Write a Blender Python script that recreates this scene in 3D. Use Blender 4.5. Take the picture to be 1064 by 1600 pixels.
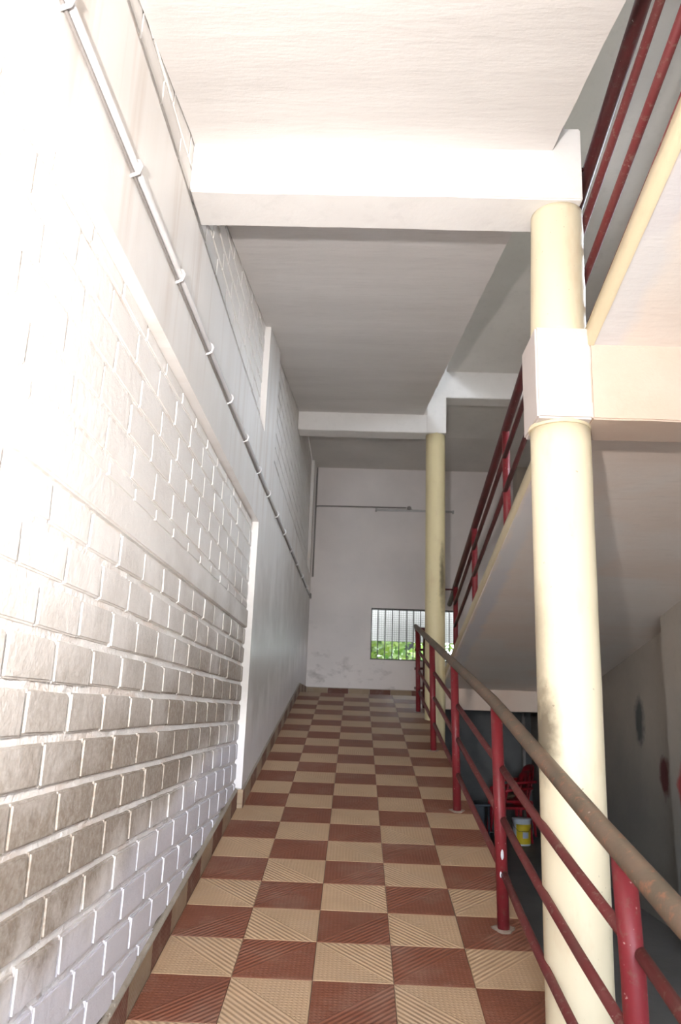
import bpy, bmesh, math, random
from mathutils import Vector, Matrix, noise
random.seed(7)
R = math.radians
for o in list(bpy.data.objects): bpy.data.objects.remove(o)
SC = bpy.context.scene
COL = SC.collection

# ------------------------------------------------------------------ camera
H = 1.515                      # eye height; the ramp surface is z = S*y
S = 0.174175
cd = bpy.data.cameras.new('camera'); cam = bpy.data.objects.new('camera', cd); COL.objects.link(cam)
cd.sensor_fit = 'VERTICAL'; cd.sensor_height = 36.0; cd.sensor_width = 24.0
cd.lens = 1207.319/1600*36.0; cd.clip_start = 0.02; cd.clip_end = 300
def cam_axes(pitch, roll, yaw):
    cp, sp, cy, sy = math.cos(pitch), math.sin(pitch), math.cos(yaw), math.sin(yaw)
    F = Vector((cp*sy, cp*cy, sp)); Rr = Vector((cy, -sy, 0)); U = Rr.cross(F)
    cr, sr = math.cos(roll), math.sin(roll)
    return Rr*cr-U*sr, Rr*sr+U*cr, F
cx_, cy_, cz_ = cam_axes(0.252799169, -0.0371017303, -0.0259246289)
cam.matrix_world = Matrix(((cx_.x, cy_.x, -cz_.x, 0), (cx_.y, cy_.y, -cz_.y, 0), (cx_.z, cy_.z, -cz_.z, H), (0, 0, 0, 1)))
SC.camera = cam
cd.dof.use_dof = True; cd.dof.focus_distance = 2.9; cd.dof.aperture_fstop = 5.0

# ------------------------------------------------------------------ world, lamps, exposure
W = bpy.data.worlds.new('sky'); SC.world = W; W.use_nodes = True
bg = W.node_tree.nodes['Background']; bg.inputs[0].default_value = (0.80, 0.89, 1.0, 1); bg.inputs[1].default_value = 19.0
def lamp(name, kind, loc, aim, energy, color, **kw):
    l = bpy.data.lights.new(name, kind); l.energy = energy; l.color = color
    for k, v in kw.items(): setattr(l, k, v)
    o = bpy.data.objects.new(name, l); COL.objects.link(o); o.location = loc
    o.rotation_euler = Vector(aim).to_track_quat('-Z', 'Y').to_euler(); return o
# the photographer's flash, held left of and above the lens
FL = Vector((-0.27, -0.20, 1.74))
lamp('flash', 'SPOT', FL, (cz_.x-0.32, cz_.y, cz_.z+0.19), 700, (1.0, 0.93, 0.88), spot_size=R(122), spot_blend=1.0, shadow_soft_size=0.035)
lamp('sun', 'SUN', (0, 30, 20), (-0.5, -0.35, -0.9), 3.0, (1.0, 0.95, 0.86), angle=R(0.6))
vs = SC.view_settings
vs.view_transform = 'Standard'; vs.look = 'None'; vs.exposure = 0.0; vs.gamma = 1.0; vs.use_curve_mapping = False

# ------------------------------------------------------------------ materials
class NT:
    def __init__(s, name):
        s.m = bpy.data.materials.new(name); s.m.use_nodes = True
        s.t = s.m.node_tree; s.b = s.t.nodes['Principled BSDF']; s.L = s.t.links.new
        s.b.inputs['Specular IOR Level'].default_value = 0.3
    def n(s, typ, **kw):
        x = s.t.nodes.new(typ)
        for k, v in kw.items(): setattr(x, k, v)
        return x
    def pos(s): return s.n('ShaderNodeNewGeometry').outputs['Position']
    def obj(s): return s.n('ShaderNodeTexCoord').outputs['Object']
    def sc(s, vec, v):
        m = s.n('ShaderNodeVectorMath', operation='MULTIPLY'); s.L(vec, m.inputs[0]); m.inputs[1].default_value = v; return m.outputs[0]
    def noise(s, vec, scale, detail=3, rough=0.55):
        x = s.n('ShaderNodeTexNoise'); x.inputs['Scale'].default_value = scale; x.inputs['Detail'].default_value = detail
        x.inputs['Roughness'].default_value = rough; s.L(vec, x.inputs['Vector']); return x.outputs['Fac']
    def ramp(s, fac, a, b, lo=0.0, hi=1.0):
        x = s.n('ShaderNodeMapRange'); x.inputs['From Min'].default_value = a; x.inputs['From Max'].default_value = b
        x.inputs['To Min'].default_value = lo; x.inputs['To Max'].default_value = hi; s.L(fac, x.inputs['Value']); return x.outputs[0]
    def mix(s, fac, a, b, mode='MIX'):
        x = s.n('ShaderNodeMix', data_type='RGBA', blend_type=mode)
        for i, v in ((0, fac), (6, a), (7, b)):
            if hasattr(v, 'links'): s.L(v, x.inputs[i])
            elif i == 0: x.inputs[0].default_value = v
            else: x.inputs[i].default_value = (*v, 1)
        return x.outputs[2]
    def math(s, op, a, b=0.0, c=0.0):
        x = s.n('ShaderNodeMath', operation=op)
        for i, v in enumerate((a, b, c)):
            if hasattr(v, 'links'): s.L(v, x.inputs[i])
            else: x.inputs[i].default_value = v
        return x.outputs[0]
    def sep(s, vec):
        x = s.n('ShaderNodeSeparateXYZ'); s.L(vec, x.inputs[0]); return x.outputs
    def bump(s, h, strength=0.4, dist=0.004, prev=None):
        x = s.n('ShaderNodeBump'); x.inputs['Strength'].default_value = strength; x.inputs['Distance'].default_value = dist
        s.L(h, x.inputs['Height'])
        if prev: s.L(prev, x.inputs['Normal'])
        return x.outputs[0]
    def done(s, col, rough=0.6, bump=None, metal=0.0):
        for i, v in (('Base Color', col), ('Roughness', rough), ('Metallic', metal)):
            if hasattr(v, 'links'): s.L(v, s.b.inputs[i])
            elif i == 'Base Color': s.b.inputs[i].default_value = (*v, 1)
            else: s.b.inputs[i].default_value = v
        if bump: s.L(bump, s.b.inputs['Normal'])
        return s.m

def srgb(r, g, b):
    f = lambda c: (c/255/12.92) if c/255 <= 0.04045 else ((c/255+0.055)/1.055)**2.4
    return (f(r), f(g), f(b))

def plaster(name, col, col2, grime=None, bscale=9, stretch=(1, 1, 1), bstr=0.25, rough=0.55, stains=()):
    m = NT(name); P = m.pos()
    a = m.noise(m.sc(P, stretch), 1.3, 5); f = m.ramp(a, 0.35, 0.7)
    c = m.mix(f, col, col2)
    b = m.noise(m.sc(P, stretch), 14, 4); c = m.mix(m.ramp(b, 0.55, 0.8, 0, 0.25), c, tuple(x*0.72 for x in col2))
    if grime:      # (z low, z high, darkness colour): dirt near the foot of the wall
        z = m.sep(P)[2]; w = m.math('ADD', z, m.math('MULTIPLY', m.noise(P, 2.0, 5), 0.7))
        g = m.ramp(w, grime[0]+0.35, grime[1]+0.35, 1, 0); g = m.math('MULTIPLY', g, grime[3])
        c = m.mix(g, c, grime[2])
    for (p, r, sc_) in stains:     # patches: centre, radii, colour
        d = m.n('ShaderNodeVectorMath', operation='SUBTRACT'); m.L(P, d.inputs[0]); d.inputs[1].default_value = p
        e = m.n('ShaderNodeVectorMath', operation='DIVIDE'); m.L(d.outputs[0], e.inputs[0]); e.inputs[1].default_value = r
        ln = m.n('ShaderNodeVectorMath', operation='LENGTH'); m.L(e.outputs[0], ln.inputs[0])
        k = m.math('ADD', ln.outputs['Value'], m.math('MULTIPLY', m.math('SUBTRACT', m.noise(P, 9, 4), 0.5), 1.3))
        c = m.mix(m.ramp(k, 0.6, 1.1, 0.9, 0), c, sc_)
    h1 = m.noise(m.sc(P, stretch), bscale, 6, 0.6); h2 = m.noise(P, 90, 3, 0.6)
    bp = m.bump(h1, bstr, 0.012); bp = m.bump(h2, bstr*0.6, 0.002, bp)
    return m.done(c, rough, bp)

M = {}
WHITE, WHITE2 = (0.72, 0.695, 0.675), (0.70, 0.665, 0.635)
M['ceiling'] = plaster('ceiling limewash', WHITE, (0.64, 0.615, 0.595), stretch=(0.5, 2.2, 2.2), bscale=7, bstr=0.30)
M['beam'] = plaster('beam limewash', (0.80, 0.78, 0.76), (0.72, 0.70, 0.68))
M['soffit_flat'] = plaster('peach limewash', (0.66, 0.55, 0.46), (0.70, 0.62, 0.55), stretch=(0.6, 2.5, 2.5), bscale=8)
def soffit_mat():
    m = NT('peach limewash with a grey edge strip'); P = m.pos(); xyz = m.sep(P); Q = m.sc(P, (0.6, 2.5, 2.5))
    c = m.mix(m.ramp(m.noise(Q, 1.3, 5), 0.35, 0.7), (0.74, 0.62, 0.53), (0.76, 0.68, 0.61))
    c = m.mix(m.ramp(m.noise(Q, 14, 4), 0.55, 0.8, 0, 0.25), c, (0.5, 0.42, 0.36))
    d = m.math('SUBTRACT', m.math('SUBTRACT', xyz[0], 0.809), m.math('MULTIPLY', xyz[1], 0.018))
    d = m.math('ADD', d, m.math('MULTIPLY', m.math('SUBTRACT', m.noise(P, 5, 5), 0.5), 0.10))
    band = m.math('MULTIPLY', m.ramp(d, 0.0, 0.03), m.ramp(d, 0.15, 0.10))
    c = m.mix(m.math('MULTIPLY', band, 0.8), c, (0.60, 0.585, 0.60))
    pch = m.ramp(m.noise(P, 0.9, 2), 0.52, 0.56); c = m.mix(m.math('MULTIPLY', pch, 0.35), c, (0.72, 0.70, 0.66))
    return m.done(c, 0.55, m.bump(m.noise(P, 70, 3), 0.2, 0.002, m.bump(m.noise(Q, 8, 6, 0.6), 0.3, 0.012)))
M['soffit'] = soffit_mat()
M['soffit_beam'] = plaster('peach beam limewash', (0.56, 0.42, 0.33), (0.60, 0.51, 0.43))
M['block'] = plaster('capital limewash', (0.60, 0.54, 0.51), (0.57, 0.505, 0.475))
M['fascia'] = plaster('yellow limewash edge', (0.66, 0.56, 0.38), (0.60, 0.50, 0.34), bscale=20)
M['upper'] = plaster('upper soffit limewash', (0.68, 0.655, 0.62), (0.60, 0.58, 0.55))
M['right_wall'] = plaster('right wall plaster', (0.52, 0.46, 0.39), (0.42, 0.38, 0.33),
    grime=(0.7, 1.7, (0.22, 0.225, 0.22), 0.75),
    stains=(((2.5, 7.06, 1.52), (0.3, 0.13, 0.24), (0.07, 0.085, 0.09)), ((2.5, 6.55, 1.11), (0.3, 0.10, 0.17), (0.11, 0.015, 0.02)),
            ((2.35, 5.84, 1.08), (0.08, 0.10, 0.14), (0.40, 0.05, 0.05))))
M['lower'] = plaster('dark lower wall', (0.12, 0.12, 0.118), (0.06, 0.06, 0.06))  # dark grey mottle for the wall under the landing
M['cement'] = plaster('grey cement floor', (0.20, 0.205, 0.21), (0.15, 0.155, 0.16), stretch=(1, 1, 1))
M['grout'] = plaster('tile grout', (0.20, 0.15, 0.11), (0.16, 0.12, 0.09))
M['fillet'] = plaster('cement fillet', (0.34, 0.30, 0.25), (0.26, 0.22, 0.18), bscale=30, bstr=0.8)

def back_wall():
    m = NT('back wall plaster'); P = m.pos()
    c = m.mix(m.ramp(m.noise(P, 1.2, 5), 0.35, 0.7), (0.80, 0.75, 0.735), (0.70, 0.66, 0.65))
    z = m.sep(P)[2]
    sm = m.noise(m.sc(P, (3, 3, 5)), 1.4, 6, 0.65)
    k = m.math('MULTIPLY', m.ramp(sm, 0.55, 0.72), m.ramp(z, 3.0, 2.2, 0, 0.5))
    c = m.mix(k, c, (0.26, 0.23, 0.22))
    return m.done(c, 0.5, m.bump(m.noise(P, 10, 5), 0.2, 0.01))
M['back'] = back_wall()

def left_plaster():
    m = NT('left wall plaster'); P = m.pos(); xyz = m.sep(P)
    c = m.mix(m.ramp(m.noise(m.sc(P, (1, 4, 0.6)), 1.2, 5), 0.35, 0.7), (0.86, 0.84, 0.82), (0.80, 0.77, 0.74))
    # brown water streaks on the beam
    st = m.noise(m.sc(P, (1, 5, 0.25)), 2.2, 4)
    k = m.math('MULTIPLY', m.ramp(st, 0.5, 0.75), m.ramp(xyz[2], 2.6, 3.1, 0, 0.45))
    c = m.mix(k, c, (0.48, 0.36, 0.27))
    # hand dirt at rail height above the ramp
    h = m.math('SUBTRACT', xyz[2], m.math('MULTIPLY', xyz[1], S))
    n = m.noise(m.sc(P, (1, 1.5, 1.5)), 2.0, 5)
    hh = m.math('ADD', h, m.math('MULTIPLY', m.math('SUBTRACT', n, 0.5), 0.9))
    band = m.math('MULTIPLY', m.ramp(hh, 0.25, 0.7), m.ramp(hh, 1.6, 0.95))
    c = m.mix(m.math('MULTIPLY', band, 0.55), c, (0.22, 0.195, 0.165))
    low = m.ramp(h, 0.5, 0.3); c = m.mix(m.math('MULTIPLY', low, 0.6), c, (0.62, 0.61, 0.64))
    h1 = m.noise(P, 9, 6, 0.6)
    return m.done(c, 0.36, m.bump(h1, 0.22, 0.010))
M['left'] = left_plaster()

def brick_mat(name, mortar=False):
    m = NT(name); P = m.pos(); xyz = m.sep(P)
    c = m.mix(m.ramp(m.noise(P, 2.2, 5), 0.35, 0.7), (0.86, 0.835, 0.81), (0.79, 0.755, 0.725))
    h = m.math('SUBTRACT', xyz[2], m.math('MULTIPLY', xyz[1], S))
    if not mortar:
        inf = m.n('ShaderNodeObjectInfo').outputs['Random']
        n = m.noise(m.sc(P, (1, 1.5, 1.5)), 2.3, 6)
        hh = m.math('ADD', h, m.math('MULTIPLY', m.math('SUBTRACT', n, 0.5), 0.75))
        hh = m.math('ADD', hh, m.math('MULTIPLY', m.math('SUBTRACT', inf, 0.5), 0.06))
        band = m.math('MULTIPLY', m.ramp(hh, 0.42, 0.66), m.ramp(hh, 1.55, 0.92))
        fine = m.ramp(m.noise(P, 60, 4, 0.7), 0.3, 0.62, 0.70, 1.0)
        c = m.mix(m.math('MULTIPLY', m.math('MULTIPLY', band, fine), 0.90), c, (0.235, 0.185, 0.135))
    else:
        st = m.math('MULTIPLY', m.ramp(m.noise(m.sc(P, (1, 1, 3)), 3.5, 5), 0.52, 0.72), 0.5)
        c = m.mix(st, c, (0.60, 0.42, 0.30))
    low = m.ramp(m.math('ADD', h, m.math('MULTIPLY', m.noise(P, 3, 3), 0.3)), 0.72, 0.58)
    c = m.mix(m.math('MULTIPLY', low, 0.75), c, (0.60, 0.60, 0.68) if not mortar else (0.68, 0.66, 0.68))
    h1 = m.noise(P, 26 if not mortar else 38, 6, 0.65); h2 = m.noise(P, 150, 2, 0.6)
    bp = m.bump(h1, 0.35 if not mortar else 0.8, 0.012); bp = m.bump(h2, 0.3, 0.002, bp)
    return m.done(c, 0.6, bp)
M['brick'] = brick_mat('painted brick'); M['mortar'] = brick_mat('painted mortar', True)

def column_mat(name, a, b, soot=None):
    m = NT(name); P = m.pos()
    c = m.mix(m.ramp(m.noise(m.sc(P, (3, 3, 0.8)), 1.4, 5), 0.35, 0.7), a, b)
    st = m.math('MULTIPLY', m.ramp(m.noise(m.sc(P, (8, 8, 3)), 1.1, 5, 0.6), 0.56, 0.72), 0.35)
    c = m.mix(st, c, (0.55, 0.38, 0.22))
    spk = m.ramp(m.noise(P, 60, 2), 0.72, 0.76); c = m.mix(m.math('MULTIPLY', spk, 0.6), c, (0.25, 0.2, 0.15))
    if soot:
        for p, r, k0 in soot:
            d = m.n('ShaderNodeVectorMath', operation='SUBTRACT'); m.L(P, d.inputs[0]); d.inputs[1].default_value = p
            e = m.n('ShaderNodeVectorMath', operation='DIVIDE'); m.L(d.outputs[0], e.inputs[0]); e.inputs[1].default_value = r
            ln = m.n('ShaderNodeVectorMath', operation='LENGTH'); m.L(e.outputs[0], ln.inputs[0])
            k = m.math('ADD', ln.outputs['Value'], m.math('MULTIPLY', m.math('SUBTRACT', m.noise(P, 22, 4), 0.5), 0.7))
            c = m.mix(m.ramp(k, 0.3, 1.0, k0, 0), c, (0.10, 0.075, 0.05))
    return m.done(c, 0.42, m.bump(m.noise(m.sc(P, (1, 1, 0.3)), 16, 4), 0.12, 0.01))
M['column'] = column_mat('cream yellow column paint', (0.70, 0.62, 0.45), (0.65, 0.57, 0.41),
    soot=(((0.655, 2.80, 1.47), (0.07, 0.16, 0.20), 0.85), ((0.655, 2.84, 1.75), (0.035, 0.2, 0.35), 0.35), ((0.70, 2.74, 1.10), (0.02, 0.05, 0.012), 0.8)))
M['column_far'] = column_mat('far column paint', (0.76, 0.66, 0.40), (0.70, 0.60, 0.37), soot=(((0.92, 8.40, 3.0), (0.04, 0.2, 0.45), 0.8),))

def tile_mat(name, a, b, amp=1.0):
    m = NT(name); O = m.obj(); x, y, z = m.sep(O)
    P = m.pos(); inf = m.n('ShaderNodeObjectInfo').outputs['Random']
    d = m.math('SUBTRACT', x, y)
    ribs = m.math('SINE', m.math('MULTIPLY', d, 2*math.pi/0.0285))
    u = m.math('MULTIPLY', m.math('ADD', x, y), 2*math.pi/0.034); v = m.math('MULTIPLY', d, 2*math.pi/0.034)
    dots = m.math('MULTIPLY', m.math('SINE', u), m.math('SINE', v))
    dots = m.ramp(dots, 0.10, 0.55, -1, 1.2)
    sel = m.ramp(d, -0.004, 0.004)
    hgt = m.math('ADD', m.math('MULTIPLY', ribs, sel), m.math('MULTIPLY', dots, m.math('SUBTRACT', 1.0, sel)))
    c = m.mix(m.ramp(m.noise(P, 5, 5), 0.3, 0.7), a, b)
    c = m.mix(m.ramp(inf, 0, 1, 0, 0.25), c, tuple(k*0.75 for k in b))
    # walked-off pale dust on relief tops and tile edges near the wall
    dust = m.math('MULTIPLY', m.ramp(m.noise(P, 3, 6, 0.7), 0.5, 0.75), 0.28)
    c = m.mix(dust, c, (0.42, 0.34, 0.27))
    c = m.mix(m.ramp(hgt, -1, 0.2, 0.14, 0), c, tuple(k*0.6 for k in b))
    bp = m.bump(hgt, 0.40*amp, 0.0035); bp = m.bump(m.noise(P, 140, 2), 0.12, 0.001, bp)
    return m.done(c, 0.52, bp)
M['red_tile'] = tile_mat('terracotta chequer tile', (0.245, 0.088, 0.050), (0.205, 0.074, 0.044))
M['cream_tile'] = tile_mat('cream chequer tile', (0.55, 0.375, 0.235), (0.48, 0.33, 0.205))

def paint_metal(name, a, b, rust, amt, rough=0.42):
    m = NT(name); P = m.pos()
    c = m.mix(m.ramp(m.noise(P, 6, 5), 0.35, 0.7), a, b)
    c = m.mix(m.math('MULTIPLY', m.ramp(m.noise(P, 34, 5, 0.7), 0.56, 0.66), amt), c, rust)
    c = m.mix(m.math('MULTIPLY', m.ramp(m.noise(P, 75, 2), 0.72, 0.76), 0.55), c, (0.62, 0.5, 0.45))
    return m.done(c, rough, m.bump(m.noise(P, 70, 4), 0.25, 0.002))
M['red_paint'] = paint_metal('dark red enamel', (0.20, 0.020, 0.026), (0.15, 0.018, 0.023), (0.16, 0.08, 0.06), 0.45)
M['dusty_red'] = paint_metal('dusty red enamel', (0.155, 0.026, 0.028), (0.14, 0.042, 0.038), (0.22, 0.14, 0.11), 0.6, 0.6)
M['rust'] = paint_metal('worn bare handrail', (0.17, 0.115, 0.080), (0.10, 0.085, 0.060), (0.27, 0.13, 0.08), 0.9, 0.5)
M['dark_red'] = paint_metal('blackened red enamel', (0.085, 0.016, 0.017), (0.050, 0.014, 0.014), (0.08, 0.05, 0.045), 0.5, 0.45)
M['iron'] = paint_metal('dark window iron', (0.035, 0.032, 0.032), (0.05, 0.04, 0.035), (0.1, 0.06, 0.04), 0.5)
M['pvc'] = plaster('painted conduit', (0.78, 0.77, 0.77), (0.60, 0.60, 0.62), bscale=30, rough=0.35)
M['pipe_grey'] = plaster('dusty grey pipe', (0.30, 0.28, 0.27), (0.22, 0.2, 0.19), bscale=30, rough=0.4)
M['weld'] = plaster('white cement smear', (0.34, 0.27, 0.22), (0.26, 0.20, 0.165), bscale=50, bstr=0.8)

def simple(name, c, rough=0.5, metal=0.0, nz=0.15):
    m = NT(name); P = m.obj()
    cc = m.mix(m.ramp(m.noise(P, 12, 4), 0.35, 0.7, 0, 1), c, tuple(k*(1-nz) for k in c))
    return m.done(cc, rough, None, metal)
M['red_plastic'] = simple('red plastic', (0.36, 0.018, 0.03), 0.3)
M['bucket_white'] = simple('white plastic', (0.62, 0.66, 0.72), 0.35)
M['bucket_yellow'] = simple('yellow label', (0.75, 0.55, 0.03), 0.4)
M['label_blue'] = simple('pale blue label patch', (0.45, 0.50, 0.62), 0.4)
M['blue_steel'] = simple('dark blue steel', (0.05, 0.065, 0.085), 0.4)
M['cloth'] = simple('brown rag', (0.20, 0.14, 0.09), 0.9)
M['lamp_body'] = simple('grey lamp batten', (0.42, 0.41, 0.40), 0.4)
M['tube'] = simple('unlit lamp tube', (0.6, 0.6, 0.6), 0.2)
M['bark'] = simple('grey bark', (0.03, 0.03, 0.032), 0.9, 0, 0.5)
M['ground'] = simple('dry grass ground', (0.05, 0.06, 0.025), 0.95, 0, 0.5)
def leaf_mat():
    m = NT('fresh green leaf'); inf = m.noise(m.pos(), 3.0, 3)
    c = m.mix(m.ramp(inf, 0.35, 0.7), (0.035, 0.080, 0.010), (0.150, 0.200, 0.030))
    m.done(c, 0.5)
    tr = m.n('ShaderNodeBsdfTranslucent'); m.L(c, tr.inputs[0])
    mx = m.n('ShaderNodeMixShader'); mx.inputs[0].default_value = 0.5
    m.L(m.b.outputs[0], mx.inputs[1]); m.L(tr.outputs[0], mx.inputs[2])
    m.L(mx.outputs[0], m.t.nodes['Material Output'].inputs[0]); return m.m
M['leaf'] = leaf_mat()
def screen_mat():
    m = NT('white gridded shade screen'); x, y, z = m.sep(m.obj())
    gx = m.ramp(m.math('ABSOLUTE', m.math('SINE', m.math('MULTIPLY', x, math.pi/0.033))), 0.12, 0.35)
    gz = m.ramp(m.math('ABSOLUTE', m.math('SINE', m.math('MULTIPLY', z, math.pi/0.033))), 0.12, 0.35)
    c = m.mix(m.math('MULTIPLY', gx, gz), (0.11, 0.11, 0.10), (0.36, 0.36, 0.335))
    m.done(c, 0.6)
    tr = m.n('ShaderNodeBsdfTranslucent'); m.L(c, tr.inputs[0])
    mx = m.n('ShaderNodeMixShader'); mx.inputs[0].default_value = 0.10
    m.L(m.b.outputs[0], mx.inputs[1]); m.L(tr.outputs[0], mx.inputs[2])
    m.L(mx.outputs[0], m.t.nodes['Material Output'].inputs[0]); return m.m
M['screen'] = screen_mat()

# ------------------------------------------------------------------ mesh helpers
def link(name, me, parent=None, mat=None):
    if mat is not None and not me.materials: me.materials.append(mat)
    o = bpy.data.objects.new(name, me); COL.objects.link(o)
    if parent: o.parent = parent
    return o
def build(name, bm, mat, parent=None, smooth=False, origin=None):
    me = bpy.data.meshes.new(name)
    bmesh.ops.recalc_face_normals(bm, faces=bm.faces[:])
    if origin is not None: bmesh.ops.translate(bm, verts=bm.verts[:], vec=-Vector(origin))
    bm.to_mesh(me); bm.free()
    if smooth:
        for p in me.polygons: p.use_smooth = True
    o = link(name, me, parent, mat)
    if origin is not None: o.location = origin
    return o
def hexa(bm, c):               # c: 8 corners, bottom ring then top ring
    v = [bm.verts.new(p) for p in c]
    for f in ((3, 2, 1, 0), (4, 5, 6, 7), (0, 1, 5, 4), (1, 2, 6, 5), (2, 3, 7, 6), (3, 0, 4, 7)): bm.faces.new([v[i] for i in f])
    return v
def box(bm, x0, x1, y0, y1, z0, z1):
    return hexa(bm, ((x0, y0, z0), (x1, y0, z0), (x1, y1, z0), (x0, y1, z0), (x0, y0, z1), (x1, y0, z1), (x1, y1, z1), (x0, y1, z1)))
def bevel(bm, w, seg=1):
    bmesh.ops.bevel(bm, geom=bm.edges[:], offset=w, segments=seg, affect='EDGES', clamp_overlap=True)
def slab(bm, x0a, x1a, x0b, x1b, ya, yb, za0, za1, zb0, zb1):     # ends at ya and yb with their own x and z
    hexa(bm, ((x0a, ya, za0), (x1a, ya, za0), (x1b, yb, zb0), (x0b, yb, zb0), (x0a, ya, za1), (x1a, ya, za1), (x1b, yb, zb1), (x0b, yb, zb1)))
def tube(bm, pts, r, seg=12, caps=True):
    pts = [Vector(p) for p in pts]; rings = []
    rr = r if isinstance(r, (list, tuple)) else [r]*len(pts)
    for i, p in enumerate(pts):
        t = (pts[min(i+1, len(pts)-1)]-pts[max(i-1, 0)]).normalized()
        a = t.orthogonal().normalized() if i == 0 else (rings_a - t*rings_a.dot(t)).normalized()
        rings_a = a; b = t.cross(a)
        rings.append([bm.verts.new(p+(a*math.cos(2*math.pi*k/seg)+b*math.sin(2*math.pi*k/seg))*rr[i]) for k in range(seg)])
    for i in range(len(rings)-1):
        for k in range(seg): bm.faces.new((rings[i][k], rings[i][(k+1) % seg], rings[i+1][(k+1) % seg], rings[i+1][k]))
    if caps:
        bm.faces.new(rings[0][::-1]); bm.faces.new(rings[-1])
def tube_obj(name, pts, r, mat, parent=None, seg=12, origin=None):
    bm = bmesh.new(); tube(bm, pts, r, seg)
    o = build(name, bm, mat, parent, origin=origin)
    for p in o.data.polygons: p.use_smooth = len(p.vertices) == 4
    return o
def lathe(bm, prof, cx, cy, seg=32):
    rings = []
    for r, z in prof: rings.append([bm.verts.new((cx+r*math.cos(2*math.pi*k/seg), cy+r*math.sin(2*math.pi*k/seg), z)) for k in range(seg)])
    for i in range(len(rings)-1):
        for k in range(seg): bm.faces.new((rings[i][k], rings[i][(k+1) % seg], rings[i+1][(k+1) % seg], rings[i+1][k]))
    bm.faces.new(rings[0][::-1]); bm.faces.new(rings[-1])
def thing(name, label, cat, loc=(0, 0, 0), group=None, rot=(0, 0, 0)):
    o = bpy.data.objects.new(name, None); COL.objects.link(o); o.location = loc; o.rotation_euler = rot; o.empty_display_size = 0.1
    return tag(o, label, cat, group)
def tag(o, label, cat, group=None):
    o['label'] = label; o['category'] = cat
    if group: o['group'] = group
    return o
def structure(o, label=None):
    o['kind'] = 'structure'
    if label: o['label'] = label; 
    return o
def wobble_edges(bm, amp, scale=6.0, cuts=0):
    for v in bm.verts:
        n = noise.noise_vector(v.co*scale); v.co += n*amp

# ------------------------------------------------------------------ key planes
XL, XB, XR, XP = -0.70, -0.74, 2.50, 2.35     # left plaster, recessed brick face, right wall, right pilaster
YB, YTOP, YF = 11.35, 9.98, -2.6              # back wall, top of first ramp, open front
ZL = S*YTOP                                   # landing level
def retz(y): return 3.484-0.175*y             # surface of the return flight
def rets(y): return 3.385-0.172*y             # its soffit
def upz(y): return 3.79+0.19*(y-2.73)         # soffit of the flight overhead
def top4(y): return 5.147+0.17*(9.87-y)       # soffit of the topmost flight
def fx(y): return 0.855+0.018*(y-2.56)        # left edge of the return flight

# ------------------------------------------------------------------ left wall: plaster frame and brick infill
bm = bmesh.new()
box(bm, -0.99, XB-0.055, YF, YB, -0.1, 7.0)                       # solid backing
box(bm, XB-0.055, XL, YF, YB, 2.77, 3.43)                         # beam with the conduit
box(bm, XB-0.055, XL, 5.20, YB, 0.0, 2.77)                        # smooth plastered bay
box(bm, XB-0.055, XL, 5.20, 5.90, 3.43, 7.0)                      # pilaster above the beam
box(bm, XB-0.055, XL, 11.0, YB, 3.43, 5.147)                      # corner pilaster
wl = structure(build('wall_left', bm, M['left']))
bm = bmesh.new(); box(bm, XB-0.055, XB+0.008, YF, 5.20, 2.035, 2.155)
bevel(bm, 0.006, 2); build('tie_beam', bm, M['brick'], wl)

def mortar_sheet(name, y0, y1, zf0, zf1, parent, step=0.028, depth=0.0115):
    bm = bmesh.new(); ny = int((y1-y0)/step); nz = int(3.0/step)
    grid = {}
    for i in range(ny+1):
        y = y0+(y1-y0)*i/ny; a, b = zf0(y), zf1(y)
        k = max(2, int((max(zf1(y0), zf1(y1))-min(zf0(y0), zf0(y1)))/step))
        for j in range(k+1):
            z = a+(b-a)*j/k
            d = noise.fractal(Vector((0, y*16, z*22)), 0.9, 2.0, 4)*0.0045
            grid[i, j] = bm.verts.new((XB-depth+max(-0.004, min(depth*0.8, d*1.5*depth/0.0115)), y, z))
    for i in range(ny):
        for j in range(k): bm.faces.new((grid[i, j], grid[i+1, j], grid[i+1, j+1], grid[i, j+1]))
    o = build(name, bm, M['mortar'], parent, smooth=True); o['kind'] = 'stuff'; return o
BL, BH, BD = 0.2785, 0.1222, 0.030
def brick_mesh(seed, L, Hh):
    rnd = random.Random(seed); bm = bmesh.new()
    l, h = L/2-(0.0080 if seed < 50 else 0.0060), Hh/2-(0.0105 if seed < 50 else 0.0070)
    box(bm, -BD, 0, -l, l, -h, h)
    for v in bm.verts: v.co += Vector((rnd.uniform(-.0006, .0006), rnd.uniform(-.003, .003), rnd.uniform(-.003, .003)))
    bmesh.ops.bevel(bm, geom=[e for e in bm.edges if all(v.co.x > -BD/2 for v in e.verts)], offset=0.0050, segments=2, affect='EDGES')
    me = bpy.data.meshes.new('brick'); bm.to_mesh(me); bm.free(); me.materials.append(M['brick'])
    for p in me.polygons: p.use_smooth = False
    return me
FULL = [brick_mesh(i, BL, BH) for i in range(7)]; FINE = [brick_mesh(60+i, BL, BH) for i in range(5)]
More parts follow.
